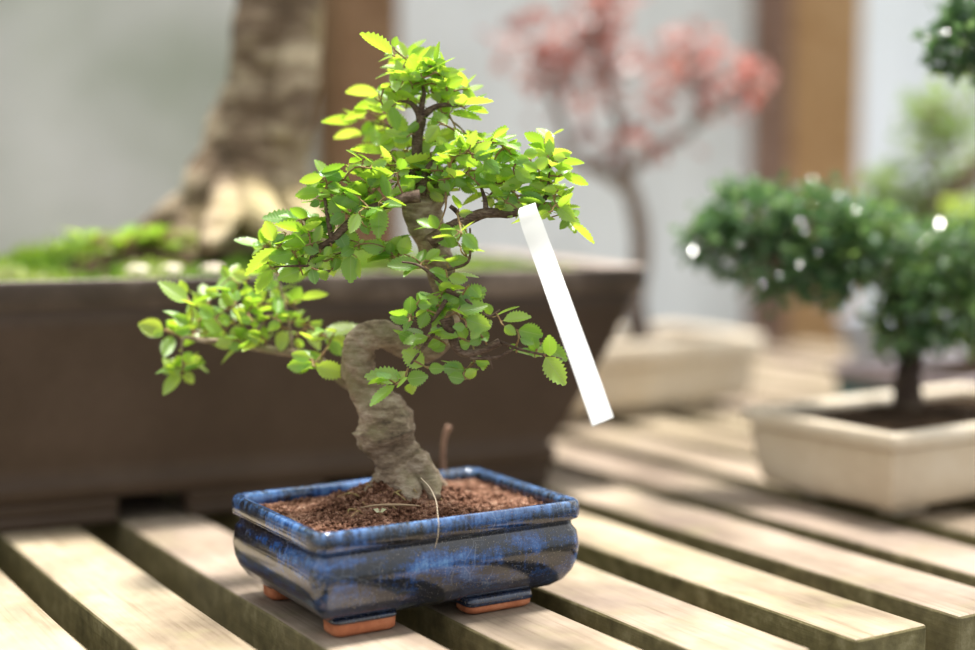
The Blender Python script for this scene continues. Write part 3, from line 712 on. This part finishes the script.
A_ = [(405,145,232,25,60),(395,95,415,40,60),(470,160,420,65,60),(480,155,515,80,50),(490,190,380,158,45),(490,170,560,100,70),(560,190,640,100,110),(600,195,675,170,60),(620,230,530,215,40),(640,240,745,225,60),(670,300,770,265,70),(800,320,740,220,50),(440,250,395,290,60),(520,220,440,260,80),(430,330,350,340,80),(430,310,390,235,60),(500,300,440,340,70),(560,340,520,260,80),(600,290,520,300,60),(640,300,580,270,60),(630,350,750,340,60),(770,320,835,380,60),(690,390,770,370,50),(760,405,925,382,35),(780,425,900,440,35),(690,450,862,480,45),(350,300,315,320,40),(340,350,155,340,55,.05),(360,400,200,415,60,.03),(330,390,250,380,50),(420,390,340,430,60),(350,440,478,542,80),(270,440,135,485,45,.03),(220,490,25,500,60,.08),(300,500,230,560,90,.06),(250,565,90,572,45,.08),(330,540,240,600,60,.06),(400,560,300,580,60,.05),(340,640,180,640,45,.02),(500,560,410,600,60),(540,500,480,550,50),(660,450,610,510,80),(650,510,580,600,90),(620,600,745,540,70),(740,550,790,640,60),(800,570,850,560,50),(450,340,400,400,80),(480,270,410,240,60),(560,260,490,240,70),(600,330,650,380,60),(540,400,450,380,70),(610,210,560,150,70),(690,330,640,290,60),(480,360,530,300,60),(700,260,640,200,60)]
C_ = [(380,235,180,215,50),(400,300,625,270,70),(420,345,215,340,60),(235,320,148,318,60),(300,300,240,280,60),(480,395,620,390,60),(380,525,522,495,50),(600,230,740,200,60),(690,225,640,150,60),(800,240,745,110,60),(820,240,850,130,50),(830,240,920,250,60),(730,265,862,290,60),(700,310,660,360,40),(780,350,665,350,45),(800,330,895,400,60),(860,330,950,380,50),(870,260,975,300,60),(600,330,680,380,60),(590,330,560,400,80),(700,370,790,400,70),(680,440,720,400,50),(590,430,660,490,60),(640,640,530,600,55,-.03),(640,650,600,575,60,-.03),(520,440,570,420,50),(560,300,470,240,70),(520,220,600,190,60),(480,200,400,170,60,.03),(560,180,520,120,60,.02),(620,300,560,260,80),(660,330,600,290,70),(500,340,440,300,60),(700,200,620,120,70,.03),(540,400,500,440,60),(430,200,330,160,60,.05),(460,250,360,270,60,.03),(640,380,700,430,70),(600,250,660,290,70),(750,400,840,440,60),(350,180,280,200,60,.06)]
B_ = [(120,200,80,95,50),(130,190,165,100,50),(150,210,230,150,50),(190,150,305,150,40),(150,220,230,205,50),(60,225,185,250,50),(40,290,10,300,40),(130,300,15,295,30),(130,300,210,340,60),(280,160,355,220,45),(320,190,290,240,50),(200,230,270,290,90),(260,300,200,350,70),(250,340,190,250,50),(350,300,250,260,60),(380,320,270,300,50),(400,330,290,360,60),(330,370,270,400,60),(270,360,255,410,40),(230,400,240,450,40),(300,420,260,470,60),(300,430,330,495,80),(370,440,310,410,50),(360,400,480,420,60),(360,460,460,500,40),(400,510,370,460,60),(520,470,440,500,40),(490,160,400,110,50),(520,190,420,160,40),(500,220,440,190,40),(540,235,600,205,50),(590,225,530,215,45),(545,240,660,245,40),(520,260,610,270,40),(560,300,680,340,45),(550,310,480,300,50),(460,280,390,250,50),(550,370,480,370,35),(540,440,620,510,70),(500,430,560,460,40),(590,510,715,600,30),(600,500,560,550,40),(100,570,170,640,60,-.03),(80,480,150,480,40),(420,230,350,240,70),(470,330,400,300,70),(500,380,420,350,60),(340,270,420,330,60),(450,400,380,380,60),(430,270,500,230,60),(520,340,460,290,60),(480,430,420,470,60),(300,330,230,300,70),(530,400,500,350,50),(380,210,450,200,60),(250,240,310,190,60),(330,440,400,480,50)]
D_ = [(440,80,330,95,50),(530,90,430,60,60),(500,100,365,125,100),(430,150,310,160,60),(420,190,375,210,50),(470,170,400,140,40),(580,35,545,45,60),(775,60,605,70,55),(650,40,720,10,50),(560,110,650,150,90),(670,170,625,300,60),(690,200,690,350,90),(540,160,465,240,90),(560,170,600,240,60),(540,250,470,290,80),(600,240,560,330,60),(520,320,590,400,90),(610,280,640,340,50),(500,330,540,410,70),(560,430,560,560,90),(440,470,370,480,80),(470,400,440,440,70),(500,440,480,510,60),(380,500,395,570,60),(440,290,360,290,70),(330,280,165,270,60),(370,270,285,225,50),(360,330,220,300,55),(370,350,290,370,70),(370,390,240,400,60),(300,430,190,450,90),(230,400,80,515,70),(200,500,130,615,60),(260,340,200,390,35),(160,400,30,372,40,.03),(180,390,140,325,50,.04),(320,470,260,460,50),(330,510,230,550,80),(730,410,620,400,70),(760,450,640,470,25),(740,440,789,360,90),(600,390,620,370,40),(789,470,740,495,45),(700,200,789,210,40),(620,120,540,140,90),(640,140,700,200,80),(480,280,420,330,70),(500,200,440,240,70),(420,430,340,390,70),(600,180,520,210,90),(640,220,590,280,80),(450,110,520,150,60),(580,400,520,440,70),(700,120,640,90,60)]
E_ = [(255,185,135,95,70),(240,150,215,90,40),(150,300,45,275,80),(145,300,100,320,40),(220,450,135,470,45),(220,470,145,560,55),(230,470,265,520,50),(230,450,295,405,40),(220,430,260,395,40),(270,310,225,360,50),(260,270,190,240,50),(330,200,275,150,60),(380,150,320,130,60),(450,180,455,130,45),(520,200,490,110,45),(420,80,390,30,70),(510,80,440,60,70),(410,210,385,160,40),(430,270,380,240,70),(340,280,260,240,80),(400,300,320,260,70),(470,280,430,330,80),(440,340,370,360,60),(560,210,520,190,70),(520,260,470,250,50),(640,200,600,210,50),(650,180,600,130,80),(680,190,720,120,100),(720,170,830,148,30),(640,60,740,60,70),(600,30,550,130,60,-.04),(600,240,670,230,60),(640,260,590,290,50),(650,290,640,380,60),(690,260,740,270,70),(750,290,800,370,50),(760,280,810,270,60),(810,320,960,275,55),(850,340,890,400,80),(780,440,675,450,70,-.05),(770,420,690,400,50,-.05),(775,450,905,480,80,-.05),(280,260,250,200,60),(500,350,500,300,60),(480,360,420,370,50),(700,340,720,370,40),(300,250,220,270,70),(360,250,300,200,70),(500,230,440,220,70),(560,180,520,140,60),(320,310,400,350,60),(440,200,400,130,60),(460,100,420,140,60),(620,120,560,80,60),(560,330,500,340,60),(180,310,250,290,60),(590,180,660,170,60),(860,320,920,360,50)]
F_ = [(200,540,62,525,70),(170,555,75,622,35),(200,540,275,530,70),(275,495,195,440,85),(280,500,335,500,55),(240,405,180,375,60),(290,385,200,405,40),(215,330,150,315,40),(215,310,220,245,50),(240,270,290,270,40),(275,270,245,230,40),(280,290,255,350,50),(400,390,300,360,40),(340,310,300,350,45),(320,270,290,240,50),(340,250,370,200,60),(350,260,400,235,40),(400,260,345,280,50),(400,250,485,215,90),(380,300,488,270,50),(400,320,480,310,60),(410,320,500,350,100),(420,350,375,350,60),(420,400,395,345,60),(470,350,440,390,50),(480,390,435,410,40),(440,410,385,420,50),(330,400,285,420,60),(350,415,300,430,60),(180,90,70,105,25,.02),(180,95,210,30,85,.02),(190,85,50,60,60,.02),(265,130,145,125,50),(270,110,320,75,40),(280,140,350,170,35),(350,170,420,180,45),(350,120,425,110,50),(420,95,440,20,70),(400,60,305,20,50),(545,330,645,310,35),(555,345,595,375,40),(600,360,690,380,70),(610,390,660,410,30),(680,410,780,465,60),(700,450,772,552,75),(600,440,690,445,25),(570,420,605,425,25),(420,505,340,500,60),(420,540,360,530,50),(410,530,455,510,50),(450,475,500,480,35),(510,310,495,270,50),(440,290,400,240,60),(370,240,350,290,50),(460,360,510,330,50),(330,230,370,270,50),(430,200,470,240,50),(480,280,440,330,60),(300,330,340,280,50)]
cluster('branch', [(424, 205), (418, 180), (417, 152), (418, 132), (421, 118), (412, 104), (402, 101)], [.006, .0048, .0042, .0040, .0036, .0018, .001], A_, 320, 30, 5.417, Y0, .022, 1.0, 1.2, tl=(.45, 1), seed=11,
        more_wood=[([(421, 118), (430, 110), (442, 105), (458, 106)], [.0032, .0026, .0018, .0010]), ([(420, 120), (422, 105), (424, 92), (420, 78)], [.0026, .002, .0014, .0008]), ([(418, 135), (395, 128, .03), (370, 122, .06)], [.0016, .0012, .0008])])
cluster('branch', [(420, 195), (428, 170), (440, 158), (455, 150)], [.005, .0032, .0022, .0012], C_, 320, 110, 5.417, Y0-.012, .018, .5, 1.3, tl=(.3, 1), seed=23,
        more_wood=[([(420, 185), (410, 172), (405, 158)], [.003, .0018, .001]), ([(418, 180), (408, 170), (400, 178), (398, 165)], [.002, .0014, .001, .0007])])
cluster('branch', [(430, 243), (446, 231), (465, 221), (486, 213), (512, 213), (536, 205), (552, 190)], [.0058, .0050, .0044, .0038, .0032, .0022, .0010], B_, 440, 110, 4.643, Y0-.03, .018, .5, 1.2, tl=(.25, 1), seed=37,
        more_wood=[([(486, 213), (485, 200), (481, 187)], [.0022, .0017, .001]), ([(464, 222), (457, 212), (450, 206)], [.0022, .0018, .0015]), ([(545, 200), (548, 185), (550, 165)], [.0014, .001, .0006])])
cluster('branch', [(420, 196), (405, 198), (392, 203), (372, 208), (350, 222), (332, 240), (316, 250), (308, 266)], [.0050, .0042, .0036, .0030, .0030, .0028, .0020, .0010], D_, 230, 160, 4.641, Y0-.035, .016, .2, 1.5, tl=(.1, .85), seed=41,
        more_wood=[([(332, 240), (328, 220), (325, 200), (322, 192)], [.0022, .0016, .0012, .0006]), ([(316, 250), (316, 272), (330, 271)], [.0018, .0018, .001]), ([(308, 266), (292, 266), (275, 267)], [.0010, .0008, .0006])])
cluster('branch', [(358, 386), (345, 380), (330, 370), (310, 356), (285, 352), (258, 348), (230, 343), (200, 340), (184, 338), (182, 352), (183, 370)], [.0070, .0055, .0045, .0038, .0034, .0030, .0026, .0020, .0012, .0009, .0006], E_, 130, 260, 4.239, Y0+.045, .022, 0, .95, tl=(.3, 1), seed=53, wm=M_bark,
        more_wood=[([(292, 352), (290, 330), (283, 300), (277, 272)], [.0014, .0012, .001, .0008]), ([(252, 348), (254, 335), (264, 322)], [.0024, .0022, .0012])])
cluster('branch', [(446, 318), (452, 335), (460, 352), (478, 352), (500, 342)], [.0052, .0040, .0030, .0026, .0030], F_, 350, 230, 3.613, Y0-.05, .014, -.1, .5, tl=(.1, .75), seed=67,
        more_wood=[([(470, 358), (495, 358), (508, 352), (516, 346)], [.0015, .0013, .0011, .0008]), ([(500, 342), (522, 350), (545, 355), (562, 359)], [.0013, .0010, .0009, .0006]), ([(488, 355), (492, 368), (491, 368)], [.0009, .0007, .0005]),
                   ([(440, 325), (425, 345), (408, 368)], [.0018, .0013, .0008]), ([(446, 300), (430, 322), (412, 320)], [.0018, .0013, .0008]), ([(446, 290), (466, 300), (487, 316), (500, 310)], [.0018, .0013, .001, .0007]), ([(444, 285), (420, 266), (402, 262)], [.0014, .001, .0007]), ([(446, 270), (468, 262), (470, 240), (470, 228)], [.0012, .001, .0009, .0007])])

# white plant label looped round the right branch
yl = Y0-.055
mb = MB()
cl = [D(529, 210, yl+.016), D(528, 205, yl+.008), D(527.5, 210, yl-.001), D(533, 227, yl-.004), D(547, 265, yl-.010), D(565, 315, yl-.032), D(585, 370, yl-.049), D(603, 421.5, yl-.065)]
P = catmull(cl, 6); ax0 = (cl[-1]-cl[3]).normalized()
wd = ax0.cross(Vector((0, 1, 0))).normalized(); wd = (wd*(1 if wd.x > 0 else -1)+Vector((0, .35, 0))).normalized()
rows = []
for i_, p in enumerate(P):
    sl = i_/(len(P)-1); hw = (.0048+.0032*min(1, sl/.42))
    rows.append([p+wd*hw*a+Vector((0, -.0004, 0))*(1-a*a) for a in (-1, -.5, 0, .5, 1)])
mb.add([p for r_ in rows for p in r_], [(i_*5+k, i_*5+k+1, i_*5+k+6, i_*5+k+5) for i_ in range(len(P)-1) for k in range(4)])
lb = mb.build('plant_label', M_label)
tag(lb, 'blank white plastic plant label hanging from the right branch of the elm', 'plant label')

# small things in the blue pot
mb = MB(); sb_ = G(444, 474, .069); y_ = sb_.y
tube(mb, [sb_+Vector((0, 0, -.003)), D(443, 458, y_), D(444, 440, y_), D(449, 426, y_)], [.0021, .0020, .0021, .0024], 9, .1, 90, 4)
tag(mb.build('dead_stem', bark_mat('dead_stem_wood', [(.18, .09, .06), (.32, .19, .13), (.45, .3, .22)], 2)), 'bare reddish brown dead stem sticking up from soil behind the trunk', 'stem')
mb = MB(); yr = G(437.5, 519, .0770).y
tube(mb, [D(421, 478, yr+.035), D(430, 488, yr+.024), D(436, 501, yr+.010), D(437.5, 514, yr+.003)+Vector((0, 0, .001)), D(438.5, 522, yr-.002), D(438, 535, yr-.003), D(435, 548, yr-.0025)], [.0004, .0004, .00035, .0003, .0003, .0003, .0002], 6, n=6)
tag(mb.build('root_hair', clay_mat('pale_root', [(.3, (.5, .4, .28)), (.6, (.65, .55, .4))])), 'thin pale root curling over the front rim of the blue pot', 'root')
mb = MB()
pr = G(388, 512, .0715)
pr.z = zf(*(bp.matrix_basis.inverted()@pr)[:2])+.0005
tube(mb, [pr+Vector((-.02, .004, .001)), pr+Vector((-.008, -.002, .004)), pr+Vector((.008, 0, .004)), pr+Vector((.022, .006, .002))], [.0004, .0009, .0009, .0004], 6, .1, 90, 5)
tag(mb.build('surface_root', clay_mat('tan_root', [(.3, (.3, .2, .12)), (.6, (.45, .33, .2))])), 'tan surface root lying on the soil just left of the pale root', 'root')
sp0 = G(380, 521, .0675); sp0.z = zf(*(bp.matrix_basis.inverted()@sp0)[:2])+.001; t = empty('seedling', sp0); tag(t, 'tiny bright green seedling at the front edge of the soil', 'seedling')
iv = t.matrix_basis.inverted(); a = MB(); b_ = MB()
tube(a, [sp0+Vector((0, 0, -.002)), sp0+Vector((0, 0, .004))], [.0004, .0003], 5, n=2); a.build('stem', M_gtwig, t, inv=iv)
for dx in (-1, 1): blade(b_, sp0+Vector((0, 0, .004)), Vector((dx, -.3, .6)).normalized(), Vector((0, -.6, .8)), .0055, .0042, .95)
b_.build('foliage', M_moss, t, inv=iv)
